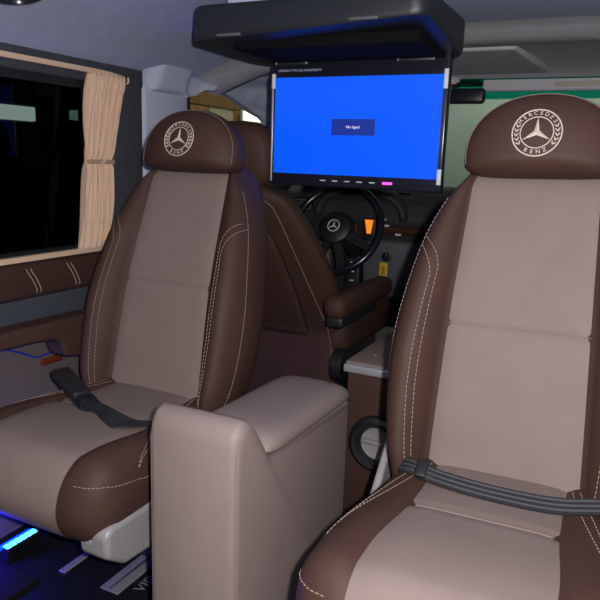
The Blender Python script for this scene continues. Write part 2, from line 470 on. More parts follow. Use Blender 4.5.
def make_seat(label, loc, dz, rz=0):
    root = empty('captain_seat', label, 'seat', loc, 'captain seats facing the rear', rz)
    seat_backrest(root, dz); seat_headrest(root, (.006, .238, 1.052+dz), .20); seat_cushion(root, dz)
    mb = MB()  # seat pan and swivel base
    mb.box(-.20, .20, -.27, .17, .275+dz, .325+dz, .015)
    mb.build('seat_pan', M['black'], root)
    mb = MB(); mb.box(-.13, .13, .03, .20, 0, .28+dz, .02); mb.build('pedestal', M['black'], root)
    # side mouldings
    for s in (-1, 1):
        prof = [(-.342, .352), (-.338, .302), (-.29, .266), (-.1, .250), (.14, .262), (.165, .31), (.165, .355), (-.2, .36), (-.325, .365)]
        mb = MB(); x0, x1 = (.155, .228) if s > 0 else (-.228, -.155)
        mb.extrude_x([(y, z+dz) for y, z in prof], x0, x1)
        o = mb.build('side_cover', M['greyplastic'], root)
        bv = o.modifiers.new('b', 'BEVEL'); bv.width = .014; bv.segments = 4; bv.limit_method = 'ANGLE'
        o['label'] = 'light grey plastic side cover'
        mb = MB(); mb.lathe([(.0, 0), (.006, 0), (.007, .001), (.006, .002), (.0025, .0012)], 16, Matrix.Translation((s*.182, -.340, .330+dz)) @ Matrix.Rotation(PI/2, 4, 'X'))
        mb.build('screw', M['silver'], o)
    # hinge bracket at each side of the backrest foot
    for s in (-1, 1):
        prof = [(.155, .475), (.085, .41), (.03, .36), (.05, .34), (.11, .34), (.155, .40), (.175, .46)]
        mb = MB(); mb.extrude_x([(y, z+dz) for y, z in prof], s*.238-.008, s*.238+.008)
        o = mb.build('hinge_bracket', M['greyplastic'], root); bv = o.modifiers.new('b', 'BEVEL'); bv.width = .005; bv.segments = 2
    return root

RX, RY = -.138, 1.1
LX, LY, LDZ = -1.02, 1.185, -.022
seatR = make_seat('taupe and brown leather captain seat with a ribbed black lap belt across it', (RX, RY, 0), 0)
seatR.rotation_euler.y = -.025
UX = .026   # this cushion's centre panel is worn a little wider at the back
seatL = make_seat('taupe and brown leather captain seat beside the tan curtain, lit blue beneath', (LX, LY, 0), LDZ)

# left seat: armrest on the window side
prof = [(.15, .603), (.02, .605), (-.14, .608), (-.165, .604), (-.177, .586), (-.167, .566), (-.05, .562), (.0, .558), (.028, .542), (.045, .502), (.10, .49), (.17, .50), (.17, .59)]
mb = MB(); mb.extrude_x([(y, z) for y, z in prof], -.318, -.250)
o = mb.build('armrest', M['brown'], seatL); bv = o.modifiers.new('b', 'BEVEL'); bv.width = .015; bv.segments = 4; bv.limit_method = 'ANGLE'
o.modifiers.new('w', 'WEIGHTED_NORMAL')

# ------------------------------------------------------------------ belts
# lap belt over the right seat
bl = empty('lap_belt', 'black ribbed lap belt lying across the larger captain seat with a plastic slider', 'seat belt', (RX, RY, 0)); bl.rotation_euler.y = -.025
def belt_pts(off):
    return crline([Vector((-.20, .065, .456)), Vector((-.155, .015, .486)), Vector((-.09, -.015, .489)), Vector((0, -.018, .4835)), Vector((.1, -.014, .4835)), Vector((.18, .01, .488)), Vector((.235, .055, .470))], 40)
P = belt_pts(0)
nd = Vector((0, -.55, .83))
wd = Vector((0, .83, .55))
MB().strip(P, wd, .030, .004, nd).build('strap', M['belt'], bl)
for k in (-.009, .0, .009):
    MB().strip([p+nd*.0032+wd*k for p in P], wd, .0035, .0018, nd).build('rib', M['beltgrey'], bl)
c = P[10]
MB().box(c.x-.011, c.x+.011, c.y-.018, c.y+.018, c.z-.004, c.z+.010, .004, rot=Matrix.Rotation(math.radians(33), 3, 'X')).build('slider', M['black'], bl)
# left: strap and buckle lying on the cushion
bk = empty('seat_belt', 'black belt buckle and twisted strap lying on the seat beside the curtained window', 'seat belt', (LX, LY, LDZ))
pts = crline([Vector((-.09, -.085, .492)), Vector((-.04, -.10, .482)), Vector((.0, -.115, .479)), Vector((.05, -.140, .485)), Vector((.11, -.152, .487)), Vector((.175, -.125, .490)), Vector((.232, -.02, .470))], 40)
wds = []; nds = []
for i, p in enumerate(pts):
    a = .95*math.sin(min(1, max(0, (i-8)/20))*PI)*.75
    wds.append(Vector((.25, math.cos(a), math.sin(a)))); nds.append(Vector((0, -math.sin(a), math.cos(a))))
MB().strip(pts, wds, .044, .0035, nds).build('strap', M['belt'], bk)
R = Matrix.Rotation(math.radians(-20), 3, 'Z') @ Matrix.Rotation(math.radians(14), 3, 'Y')
mb = MB(); cc = Vector((-.128, -.066, .507)); mb.box(cc.x-.062, cc.x+.062, cc.y-.023, cc.y+.023, cc.z-.011, cc.z+.011, .006, rot=R)
mb.build('buckle', M['black'], bk)
mb = MB(); cc = cc+R @ Vector((.083, 0, -.004)); mb.box(cc.x-.024, cc.x+.024, cc.y-.027, cc.y+.027, cc.z-.005, cc.z+.005, .004, rot=R)
mb.build('tongue', M['blackgloss'], bk)

# ------------------------------------------------------------------ centre console between the seats
con = empty('console', 'beige leather console box with a raised front and padded lid between the captain seats', 'console', (-.608, .85, 0))
hw = .091
prof = [(0, 0), (0, .565), (.004, .582), (.014, .598), (.030, .606), (.048, .601), (.066, .584), (.084, .560), (.10, .537), (.112, .518), (.13, .505), (.50, .492), (.50, 0)]
mb = MB()
def conx(y, z): return hw
# body with rounded vertical edges: stack inset outlines across x
def con_ring(inset): return prof
v = []; f = []; n = len(prof)
secs = [(-hw, .017), (-hw+.0022, .009), (-hw+.007, .003), (-hw+.016, .0)]
secs = secs+[(-a, b) for a, b in reversed(secs)]
cyc, czc = .25, .25
for x, ins in secs:
    for (y, z) in prof:
        yy = y+ins if y < .02 else (y-ins if y > .49 else y)
        zz = z-ins if z > .1 else z
        v.append(Vector((x, yy, zz)))
for i in range(len(secs)-1):
    for k in range(n): f.append([i*n+k, i*n+(k+1) % n, (i+1)*n+(k+1) % n, (i+1)*n+k])
f.append(list(range(n))); f.append([(len(secs)-1)*n+k for k in range(n)])
make('body', v, f, M['console'], con, auto=50)
# padded lid
v = []; f = []; ny, nx = 30, 21
def lid_pt(u, w, top):
    y = .118+.395*w; x = (hw+.002)*u*(1-.14*abs(2*w-1)**12)
    e = (1-abs(u)**7)*(1-abs(2*w-1)**9)
    return Vector((x, y, .515-.012*w+(.026*e**.5+.006*(1-u*u) if top else -.012*e**.4)))
for top in (1, 0):
    for j in range(ny+1):
        w = .5-.5*math.cos(PI*j/ny)
        for i in range(nx+1):
            v.append(lid_pt(math.sin(PI/2*(-1+2*i/nx)), w, top))
for s in (0, 1):
    b = s*(ny+1)*(nx+1)
    for j in range(ny):
        for i in range(nx):
            a = b+j*(nx+1)+i; f.append([a, a+1, a+nx+2, a+nx+1])
lid = make('lid', v, f, M['console'], con)
bm = bmesh.new(); bm.from_mesh(lid.data); bmesh.ops.remove_doubles(bm, verts=bm.verts, dist=1e-4); bmesh.ops.recalc_face_normals(bm, faces=bm.faces); bm.to_mesh(lid.data); bm.free()
mb = MB()
for s in (-1, 1):
    mb.tube([(s*(hw-.005), .006, 0.002), (s*(hw-.005), .006, .553), (s*(hw-.005), .012, .576), (s*(hw-.005), .022, .590), (s*(hw-.005), .036, .596), (s*(hw-.005), .054, .589), (s*(hw-.005), .075, .563), (s*(hw-.005), .10, .530)], .0016, 6)
mb.build('piping', M['threadp'], con)

# ------------------------------------------------------------------ room shell of the van
XL = -1.42
def ceil_z(x): return 1.42-.13*(min(1.05, abs(x+.6)/.78))**(2.6 if x < -.6 else 9)
# headliner
xs = [-1.40+i*1.62/40 for i in range(41)]; ys = [-.9+i*2.86/20 for i in range(21)]
v = [Vector((x, y, ceil_z(x))) for y in ys for x in xs]; v += [p+Vector((0, 0, .03)) for p in v]; f = []
nx = 41; off = 41*21
for j in range(20):
    for i in range(40):
        a = j*nx+i; f.append([a, a+1, a+nx+1, a+nx]); f.append([off+a, off+a+1, off+a+nx+1, off+a+nx])
for j in range(20): a = j*nx; f.append([a, a+nx, off+a+nx, off+a]); a += 40; f.append([a, a+nx, off+a+nx, off+a])
for i in range(40): a = i; f.append([a, a+1, off+a+1, off+a]); a += 20*nx; f.append([a, a+1, off+a+1, off+a])
struct(make('ceiling', v, f, M['headliner'], auto=40), 'blue grey fabric headliner of the van', 'ceiling')
# front headliner with its ridge, sloping to the windscreen
prof = [(1.96, 0), (2.0, -.004), (2.03, -.012), (2.07, -.026), (2.12, -.032), (2.16, -.028), (2.22, -.026), (2.4, -.03), (2.55, -.045), (2.68, -.075), (2.70, -.09)]
v = []; f = []; n = len(prof)
for (y, d) in prof:
    for x in xs: v.append(Vector((x, y, ceil_z(x)*.5+.5*lerp([(1.96, 1.42), (2.7, 1.42)], y)+d if y > 2.2 else ceil_z(x)+d)))
m0 = len(v); v += [p+Vector((0, 0, .03)) for p in v]
for j in range(n-1):
    for i in range(40):
        a = j*nx+i; f.append([a, a+1, a+nx+1, a+nx]); f.append([m0+a, m0+a+1, m0+a+nx+1, m0+a+nx])
for i in range(40): a = i; f.append([a, a+1, m0+a+1, m0+a]); a += (n-1)*nx; f.append([a, a+1, m0+a+1, m0+a])
for j in range(n-1): a = j*nx; f.append([a, a+nx, m0+a+nx, m0+a]); a += 40; f.append([a, a+nx, m0+a+nx, m0+a])
struct(make('trim_1', v, f, M['header'], auto=40), 'grey front headliner with a pale ridge above the windscreen', 'headliner')
# floor
struct(MB().box(XL-.02, .24, -.9, 3.2, -.04, 0).build('floor', M['floor'], smooth=False), 'dark van floor', 'floor')
# left wall below the window
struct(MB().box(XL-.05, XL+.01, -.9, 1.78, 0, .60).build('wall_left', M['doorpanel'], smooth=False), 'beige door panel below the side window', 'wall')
struct(MB().box(XL-.05, XL+.022, -.9, 1.74, .575, .655, .006).build('trim_2', M['bluegrey']), 'blue grey strip under the brown padded sill', 'trim')
sill = struct(MB().box(XL-.04, XL+.045, -.9, 1.55, .645, .745, .022, 4).build('trim_3', M['brown']), 'brown leather padded window sill with stitched double lines', 'trim')
y = .365
while y < 1.5:
    for d in (0, .014):
        line = [Vector((XL+.0462, y+d+.030*(1-q)+.003*math.sin(PI*q), .668+.054*q)) for q in [i/8 for i in range(9)]]
        line = [Vector((XL+.0235, line[0].y-.004, .6445))]+[Vector((XL+.040, line[0].y-.002, .655))]+line+[Vector((XL+.040, line[-1].y, .7345)), Vector((XL+.0235, line[-1].y, .7455))]
        mb = MB(); mb.tube(line, .0013, 5); mb.build('stitching', M['thread'], sill)['label'] = 'cream stitching'
    y += .14
# dark fabric round the side window
mb = MB()
mb.box(XL-.05, XL+.022, -.9, 1.715, 1.225, 1.33, .008)
mb.box(XL-.05, XL+.02, 1.53, 1.71, .64, 1.30, .008)
struct(mb.build('trim_4', M['pillar']), 'dark grey fabric pillar and band round the curtained window', 'trim')
# window 1
w1 = struct(MB().box(XL-.03, XL+.008, -.9, 1.56, .735, .765).box(XL-.03, XL+.008, -.9, 1.56, 1.205, 1.235).box(XL-.03, XL+.008, 1.48, 1.56, .735, 1.235).build('window_1', M['black'], smooth=False), 'dark tinted side window with a black frame beside the curtain', 'window')
MB().box(XL-.02, XL-.014, -.9, 1.5, .75, 1.22).build('pane', M['glassdark'], w1, smooth=False)
# pale B pillar and moulded header over the driver door
mb = MB(); mb.box(XL-.04, XL+.03, 1.70, 1.94, .0, 1.25, .018); struct(mb.build('trim_5', M['lightpillar']), 'pale blue grey pillar behind the smaller star badge seat', 'trim')
zb = [(1.70, 1.18), (1.97, 1.235), (2.02, 1.258), (2.2, 1.258), (2.36, 1.222), (2.47, 1.193), (2.6, 1.10), (2.95, .93)]
v = []; f = []; NY, NZ = 90, 44
def bump(y, z):
    d = 0
    # belt anchor cover
    e = max(abs((y-1.82)/.09), abs((z-1.275)/.048)); d += .030/(1+math.exp((e-1)*16))
    # curved rib rising to the roof
    pts = [(1.92, 1.215), (1.99, 1.225), (2.06, 1.262), (2.10, 1.30), (2.2, 1.325), (2.4, 1.335)]
    m = 9
    for (a, b), (c_, e_) in zip(pts, pts[1:]):
        t = max(0, min(1, ((y-a)*(c_-a)+(z-b)*(e_-b))/((c_-a)**2+(e_-b)**2)))
        m = min(m, math.hypot(y-a-t*(c_-a), z-b-t*(e_-b)))
    d += .028*math.exp(-(m/.022)**2)
    e = math.hypot((y-2.48)/.15, (z-1.265)/.035); d += .02/(1+math.exp((e-1)*7))
    return d
for s in (0, 1):
    for j in range(NZ+1):
        for i in range(NY+1):
            y = 1.705+i*1.25/NY; z0 = lerp(zb, y); z1 = 1.40-.02*max(0, y-2.3); q = j/NZ; z = z0+(z1-z0)*q
            x = XL+.01+.10*max(0, (z-1.18)/.22)**1.7+.10*max(0, (y-2.4)/.5)
            v.append(Vector((x+(bump(y, z) if s == 0 else -.03), y, z)))
n1 = NY+1; off = n1*(NZ+1)
for s in (0, 1):
    for j in range(NZ):
        for i in range(NY):
            a = s*off+j*n1+i; f.append([a, a+1, a+n1+1, a+n1])
for i in range(NY): f.append([i, i+1, off+i+1, off+i]); a = NZ*n1+i; f.append([a, a+1, off+a+1, off+a])
for j in range(NZ): a = j*n1; f.append([a, a+n1, off+a+n1, off+a]); a += NY; f.append([a, a+n1, off+a+n1, off+a])
struct(make('trim_6', v, f, M['lightpillar'], auto=50), 'pale moulded header trim over the driver window', 'trim')
# driver door and its window
dd = struct(MB().box(XL-.05, XL+.02, 1.94, 3.0, 0, .93, .02).build('door_1', M['dashgrey']), 'grey driver door below its window', 'door')
w2 = struct(MB().box(XL-.03, XL+.012, 1.94, 1.97, .92, 1.25).box(XL-.03, XL+.012, 1.94, 3.0, .92, .94).build('window_2', M['black'], smooth=False), 'driver door window behind the smaller star badge', 'window')
make('pane', [(XL-.012, 1.95, .92), (XL-.012, 2.98, .92), (XL-.012, 2.6, 1.18), (XL-.012, 2.2, 1.29), (XL-.012, 1.95, 1.27), (XL-.016, 1.95, .92), (XL-.016, 2.98, .92), (XL-.016, 2.6, 1.18), (XL-.016, 2.2, 1.29), (XL-.016, 1.95, 1.27)],
     [[0, 1, 2, 3, 4], [5, 6, 7, 8, 9], [0, 1, 6, 5], [1, 2, 7, 6], [2, 3, 8, 7], [3, 4, 9, 8], [4, 0, 5, 9]], M['glassside'], w2, smooth=False)
# right wall (out of frame, closes the cab)
struct(MB().box(.22, .27, 1.0, 3.0, 0, .95).box(.22, .27, 1.5, 1.75, .95, 1.33).box(.22, .27, 1.0, 3.0, 1.27, 1.36).build('wall_right', M['lightpillar'], smooth=False), 'pale trim of the right side of the cab', 'wall')
# windscreen
def ws(q, x): return Vector((x, 3.22-.56*q, .92+.42*q+.0*x))
def sheet(q0, q1): 
    v = []
    for x in (-1.42, .22):
        for q in (q0, q1): v.append(ws(q, x))
    v += [p+Vector((0, .006, .004)) for p in v]
    return v, [[0, 1, 3, 2], [4, 5, 7, 6], [0, 1, 5, 4], [2, 3, 7, 6], [0, 2, 6, 4], [1, 3, 7, 5]]
w3 = struct(make('window_3', *sheet(-.02, .87), M['glassfront'], smooth=False), 'windscreen seen around the larger star badge headrest', 'window')
make('sun_band', *sheet(.87, 1.03), M['glassband'], w3, smooth=False)['label'] = 'green tinted top band of the windscreen'

# ------------------------------------------------------------------ curtain and rails
ct = empty('curtain', 'tan pleated curtain gathered by a band at the end of the dark side window', 'curtain', (XL+.042, 1.45, .76))
v = []; f = []; NU, NV = 90, 50
y0t = [(0, -.062), (.15, -.050), (.5, -.026), (.9, -.004), (1, .004)]
y1t = [(0, .050), (.06, .062), (.25, .075), (.5, .078), (.52, .078), (.9, .135), (.96, .148), (1, .15)]
for j in range(NV+1):
    q = j/NV; a = smooth_tab(y0t, q); b = smooth_tab(y1t, q)
    for i in range(NU+1):
        u = i/NU
        ph = u*9.5+.22*math.sin(5*q+u*9)
        amp = .011*(1-.65*math.exp(-((q-.51)/.03)**2))*(1-.35*max(0, (q-.93)/.07))
        fr = .004*math.sin(u*90+3*math.sin(u*17)) if q > .9 else 0
        v.append(Vector((amp*math.sin(2*PI*ph)+fr+.004*math.sin(u*31+q*6), a+(b-a)*u, .485*q)))
n1 = NU+1
for j in range(NV):
    for i in range(NU): a = j*n1+i; f.append([a, a+1, a+n1+1, a+n1])
dr = make('drape', v, f, M['curtain'], ct)
so = dr.modifiers.new('s', 'SOLIDIFY'); so.thickness = .002
mb = MB(); qa = .505
mb.strip([(.016, smooth_tab(y0t, qa)-.004, .485*qa)]+[(.017, smooth_tab(y0t, qa)+(smooth_tab(y1t, qa)-smooth_tab(y0t, qa))*k/6, .485*qa) for k in range(1, 6)]+[(.014, smooth_tab(y1t, qa)+.004, .485*qa)], (0, 0, 1), .012, .003, (1, 0, 0))
mb.build('tie_band', M['tie'], ct)
mb = MB(); mb.tube([(.02, .028-.004, .485*qa-.004), (.021, .033, .485*qa+.001), (.02, .04, .485*qa+.005)], .004, 8); mb.build('knot', M['curtain'], ct)
mb = MB()
for u in [i/8 for i in range(9)]:
    mb.tube([(.012, .006+.14*u, .47), (.016, .008+.14*u, .478), (.012, .010+.14*u, .488)], .0028, 6)
mb.build('gather', M['curtain'], ct)
top = [Vector((XL+.04, y, 1.252)) for y in (-.85, 0, .8, 1.2, 1.45)]+[Vector((XL+.043, 1.53, 1.250)), Vector((XL+.040, 1.585, 1.246)), Vector((XL+.027, 1.61, 1.243))]
tag(MB().strip(top, (0, 0, 1), .013, .016, (1, 0, 0)).build('curtain_rail', M['rail']), 'tan curtain rail along the top of the dark side window', 'curtain rail', 'curtain rails')
tag(MB().strip([Vector((XL+.04, y, .755)) for y in (-.85, 0, .8, 1.2, 1.50)], (0, 0, 1), .014, .016, (1, 0, 0)).build('curtain_rail', M['rail']), 'tan curtain rail on the brown padded sill under the window', 'curtain rail', 'curtain rails')

# door-side odds: reflector, blue cable
tag(MB().box(XL+.008, XL+.016, 1.265, 1.345, .442, .462, .003).build('reflector', M['red']), 'small red reflector on the beige door panel under the armrest', 'reflector')
pts = crline([(XL+.018, y, z) for y, z in ((.95, .54), (1.08, .525), (1.14, .522), (1.2, .498), (1.25, .475), (1.31, .478), (1.38, .48))], 40)
tag(MB().tube(pts, .0028, 6).build('cable', M['bluecable']), 'thin wavy blue cable hanging along the door panel under the armrest', 'cable')

# ------------------------------------------------------------------ flip-down monitor
mo = empty('monitor', 'black flip-down ceiling monitor showing a blue screen with a message box', 'monitor', (-.68, 1.70, .958))
W = .249
# ceiling housing: bevelled tray
plan = []
for cx_, cy_, a0, rr in ((-.262, -.295, 180, .04), (.238, -.295, 270, .04), (.178, -.03, 0, .10), (-.202, -.03, 90, .10)):
    for k in range(9):
        a = math.radians(a0+k*90/8); plan.append((cx_+rr*math.cos(a), cy_+rr*math.sin(a)))
v = []; f = []; lev = [(.347, .975), (.335, .985), (.338, .995), (.347, 1.0), (.405, 1.0), (.413, .992), (.416, .975)]
lev = lev[1:]
for z, k in lev:
    for (a, b) in plan: v.append(Vector((a*k, (b+.13)*k-.13, z+(.012*max(0, -b-.1)+.026*max(0, (a+.26)/.5)*min(1, max(0, (-b-.05)/.26))) if z < .4 else z)))
n = len(plan)
for i in range(len(lev)-1):
    for k in range(n): f.append([i*n+k, i*n+(k+1) % n, (i+1)*n+(k+1) % n, (i+1)*n+k])
f.append(list(range(n))); f.append([(len(lev)-1)*n+k for k in range(n)])
ho = make('housing', v, f, M['box'], mo, auto=40)
MB().box(-.22, .22, -.30, .02, .41, .459, .01).build('mounting_plate', M['headliner'], mo)
mb = MB(); mb.box(-.235, .235, -.24, .045, .330, .355, .002); mb.build('recess_plate', M['matte'], mo)
for x in (-.19, .16):
    hb = MB().box(x-.045, x+.045, -.016, .014, .322, .345, .004).build('hinge_cover', M['box'], mo)
    for e in (-.046, .046): MB().box(x+e-.0012, x+e+.0012, -.0175, .012, .325, .343).build('hinge_edge', M['silver'], hb)
for x in (-.19, .14):
    MB().box(x-.033, x+.033, -.337, -.315, .340+.026*(x+.26)/.5, .347+.026*(x+.26)/.5, .003).build('latch', M['dashgrey'], mo)
for x in (-.19, .0, .16):
    MB().tube([(x-.04, 0, .342), (x+.04, 0, .342)], .014, 16).build('hinge', M['blackgloss'], mo)
fr = MB().box(-W, W, -.012, .014, 0, .343, .006).build('display_frame', M['blackgloss'], mo)
scr = MB().box(-W+.012, W-.014, -.0145, -.011, .034, .291).build('screen', M['screenblue'], fr, smooth=False)
MB().box(-.062, .062, -.0152, -.0142, .140, .182).build('message_box', M['boxblue'], fr, smooth=False)
text_obj('message_text', 'No Signal', .010, M['txtlit'], fr, lambda p: Vector((0+p.x, -.0156-p.z, .161+p.y)))
text_obj('frame_lettering', 'COMPACT TFT LCD MONITOR/TV', .0085, M['txtdim'], fr, lambda p: Vector((-.165+p.x, -.0126-p.z, .309+p.y)))
for x, z0, z1 in ((-W+.006, .262, .302), (W-.008, .256, .304), (W-.008, .02, .06)):
    MB().box(x-.0055, x+.0055, -.0165, -.008, z0, z1, .002).build('silver_clip', M['mark'], fr)
MB().box(-W+.001, -W+.006, -.0145, -.008, .01, .262, .001).build('edge_strip', M['silver'], fr)
for k in range(5):
    x = -.083+k*.036
    MB().box(x-.008, x+.008, -.0145, -.011, .0165, .0195, .001).build('button', M['mark'], fr)
MB().box(.09, .118, -.0150, -.011, .0145, .0215, .002).build('power_lamp', M['pinklit'], fr)

# ------------------------------------------------------------------ ceiling light at top left
cl = empty('ceiling_light', 'round recessed ceiling light near the dark side window', 'light', (-1.19, 1.055, ceil_z(-1.19)-.004))
cl.rotation_euler = (0, -.22, 0)
MB().lathe([(.052, .006), (.058, -.002), (.056, -.010), (.046, -.012), (.042, -.004), (.042, .006)], 40).build('bezel', M['blackgloss'], cl)
MB().lathe([(.001, -.007), (.02, -.007), (.041, -.003), (.041, .004), (.001, .004)], 32).build('lens', M['mark'], cl)
MB().lathe([(.001, -.016), (.006, -.015), (.009, -.008), (.009, -.004), (.001, -.004)], 20).build('knob', M['chrome'], cl)

# ------------------------------------------------------------------ driver seat (seen from behind)
dsr = empty('driver_seat', 'brown leather driver seat seen from behind, past the smaller star badge seat', 'seat', (-1.08, 1.95, 0))
def dback(z): return .135-.33*max(0, (z-.45)/.5)**1.0*.95 if z > .45 else .135
WD = [(.10, .20), (.25, .225), (.36, .24), (.45, .25), (.56, .258), (.70, .240), (.80, .212), (.88, .180), (.92, .155), (.945, .12)]
v = []; f = []; zs = [.10+i*.80/40 for i in range(41)]+[.90+.05*math.sin(a*PI/16) for a in range(1, 9)]; nseg = 48
for z in zs:
    k = 1 if z <= .90 else math.sqrt(max(.0004, 1-((z-.90)/.05)**2)); w = smooth_tab(WD, z)-(1-k)*.03; yb = dback(z)
    for i in range(nseg):
        a = 2*PI*i/nseg; ca, sa = math.cos(a), math.sin(a); p = 2/3.4
        x = w*abs(ca)**p*(1 if ca > 0 else -1); yy = .058*abs(sa)**p*(1 if sa > 0 else -1)*k
        v.append(Vector((x, yb+yy, z)))
for i in range(len(zs)-1):
    for k in range(nseg): f.append([i*nseg+k, i*nseg+(k+1) % nseg, (i+1)*nseg+(k+1) % nseg, (i+1)*nseg+k])
f.append(list(range(nseg))); f.append([(len(zs)-1)*nseg+k for k in range(nseg)])
db = make('backrest', v, f, M['brown'], dsr)
def dsurf(x, z, off=.001):
    w = smooth_tab(WD, z); q = min(.99, abs(x/w)); return Vector((x, dback(z)-.058*(1-q**3.4)**(1/3.4)-off, z))
mb = MB()
for s in (-1, 1):
    dashes(mb, [dsurf(s*x, z) for x, z in [(.0, .915), (.07, .914), (.10, .908), (.122, .89), (.135, .85), (.165, .70), (.19, .56), (.205, .47), (.215, .40), (.22, .2)]], r=.0013, dash=.009)
mb.build('stitching', M['thread'], db)
# map pocket on the seat back
v = []; f = []; N = 16
PW = [(.43, .13), (.6, .125), (.75, .105), (.80, .09), (.815, .07)]
rows = [.43+i*.385/20 for i in range(21)]
for z in rows:
    w = smooth_tab(PW, z)
    for i in range(N+1):
        u = -1+2*i/N; v.append(dsurf(u*w, z, .004+.010*(1-u**6)*(1-abs((z-.62)/.2)**6)))
for j in range(20):
    for i in range(N): a = j*(N+1)+i; f.append([a, a+1, a+N+2, a+N+1])
mp = make('map_pocket', v, f, M['brown'], db); so = mp.modifiers.new('s', 'SOLIDIFY'); so.thickness = .006; so.offset = -1
mb = MB(); mb.tube([dsurf(s_*smooth_tab(PW, z), z, .004) for s_, z in [(-1, z) for z in rows]+[(1, z) for z in reversed(rows)]], .004, 8); mb.build('pocket_edge', M['black'], mp)
# headrest
v = []; f = []; n = 40
rings = [(.02, -.052), (.4, -.050), (.7, -.045), (.88, -.036), (.97, -.02), (1, 0), (.97, .02), (.88, .036), (.6, .048), (.02, .05)]
def hr(a):
    c, s = math.cos(a), math.sin(a); return (abs(c/.128)**3+abs(s/.105)**3)**(-1/3)
for s, y in rings:
    for k in range(n): a = 2*PI*k/n; v.append(Vector((hr(a)*s*math.cos(a), y, hr(a)*s*math.sin(a))))
for i in range(len(rings)-1):
    for k in range(n): f.append([i*n+k, i*n+(k+1) % n, (i+1)*n+(k+1) % n, (i+1)*n+k])
f.append(list(range(n))); f.append([(len(rings)-1)*n+k for k in range(n)])
hd = make('headrest', v, f, M['brown'], dsr); hd.location = (-.012, -.165, 1.034); hd.rotation_euler.x = .12
mb = MB(); mb.tube([Vector((hr(a)*.9*math.cos(a), -.0365, hr(a)*.9*math.sin(a))) for a in [2*PI*i/60 for i in range(60)]], .0016, 6, closed=True); mb.build('piping', M['brown'], hd)
for x in (-.07, .05):
    MB().tube([(x, -.16, .90), (x, -.165, .98)], .006, 10).build('headrest_post', M['chrome'], dsr)
o = MB().box(-.26, .27, .09, .62, .36, .50, .05, 5).build('cushion', M['brown'], dsr)
MB().box(-.22, .22, .12, .56, 0, .37, .02).build('pedestal', M['black'], dsr)
o = MB().box(.268, .345, -.13, .36, .548, .624, .032, 5).build('armrest', M['brown'], dsr)
o.rotation_euler.x = 0
MB().box(.276, .335, -.11, .20, .520, .556, .010).build('armrest_base', M['black'], dsr)
mb = MB(); mb.tube([(.235, .09, .54), (.29, .09, .545)], .03, 16); mb.build('armrest_pivot', M['black'], dsr)
mb = MB(); mb.tube([(.262, .03, .36), (.30, .03, .36)], .055, 20); mb.build('recliner_cover', M['black'], dsr)

# ------------------------------------------------------------------ low cabinet between the front seats
cb = empty('cabinet', 'low brown cabinet with a beige top and silver edge behind the console', 'cabinet', (-.525, 1.60, 0))
MB().box(-.105, .135, .01, .36, 0, .475, .006).build('body', M['brown'], cb)
MB().box(-.11, .14, .004, .365, .475, .502, .005).build('top', M['taupe'], cb)['label'] = 'beige top'
MB().box(-.112, .142, -.006, .010, .472, .494, .004).build('edge_strip', M['silver'], cb)['label'] = 'silver edge strip'
MB().lathe([(.0005, 0), (.006, 0), (.006, .003), (.003, .006), (.0005, .006)], 14, Matrix.Translation((-.06, .10, .502))).build('stud', M['chrome'], cb)
# round black ring with a beige dished centre on its front
T0 = Matrix.Translation((-.005, .012, .285)) @ Matrix.Rotation(PI/2, 4, 'X')
rg = MB().lathe([(.046, 0), (.075, 0), (.079, .012), (.076, .028), (.066, .036), (.056, .034), (.047, .022), (.044, .010)], 48, T0).build('ring', M['black'], cb)
rg['label'] = 'round black ring'
MB().lathe([(.0005, .012), (.03, .011), (.045, .016), (.046, .004), (.0005, .004)], 40, T0).build('dished_centre', M['greyplastic'], rg)
MB().box(-.045, .035, -.016, -.004, .283, .296, .004).build('pull_bar', M['greyplastic'], rg)

# ------------------------------------------------------------------ dashboard
da = empty('dashboard', 'dark dashboard with walnut trim and gauges beyond the driver seat', 'dashboard', (-.6, 2.6, 0))
prof = [(.18, .30), (.12, .50), (.06, .72), (.03, .80), (.06, .88), (.14, .925), (.35, .935), (.60, .92), (.60, .30)]
o = MB().extrude_x(prof, -.80, .80).build('body', M['dash'], da, auto=30); bv = o.modifiers.new('b', 'BEVEL'); bv.width = .02; bv.segments = 3; bv.limit_method = 'ANGLE'
MB().box(-.40, -.12, .055, .13, .46, .715, .02, rot=Matrix.Rotation(.18, 3, 'X')).build('lower_panel', M['dashgrey'], da)['label'] = 'grey lower panel'
MB().box(-.30, .30, .012, .05, .742, .772, .008).build('wood_strip', M['wood'], da)['label'] = 'walnut strip'
# instrument hood and gauges
hood = []
for i in range(25):
    a = PI*i/24; hood.append(Vector((-.40+.20*math.cos(a), 0, .80+.125*math.sin(a)**.8)))
v = [p+Vector((0, -.02, 0)) for p in hood]+[p+Vector((0, .22, .01)) for p in hood]
f = [[i, i+1, 26+i, 25+i] for i in range(24)]
bn = make('binnacle', v, f, M['dash'], da); so = bn.modifiers.new('s', 'SOLIDIFY'); so.thickness = .02
MB().box(-.58, -.22, .10, .13, .78, .91, .005).build('cluster_face', M['black'], da)
for x in (-.50, -.29):
    T1 = Matrix.Translation((x, .098, .845)) @ Matrix.Rotation(PI/2, 4, 'X')
    g = MB().lathe([(.0005, .002), (.045, .002), (.05, .006), (.052, 0), (.0005, 0)], 32, T1).build('gauge', M['blackgloss'], da)
    mb = MB()
    for k in range(9):
        a = math.radians(-40+k*32.5); mb.tube([(x+.034*math.cos(a), .094, .845+.034*math.sin(a)), (x+.042*math.cos(a), .094, .845+.042*math.sin(a))], .0013, 4)
    mb.tube([(x, .093, .845), (x-.02, .093, .825)], .0015, 4)
    mb.build('dial_marks', M['mark'], g)
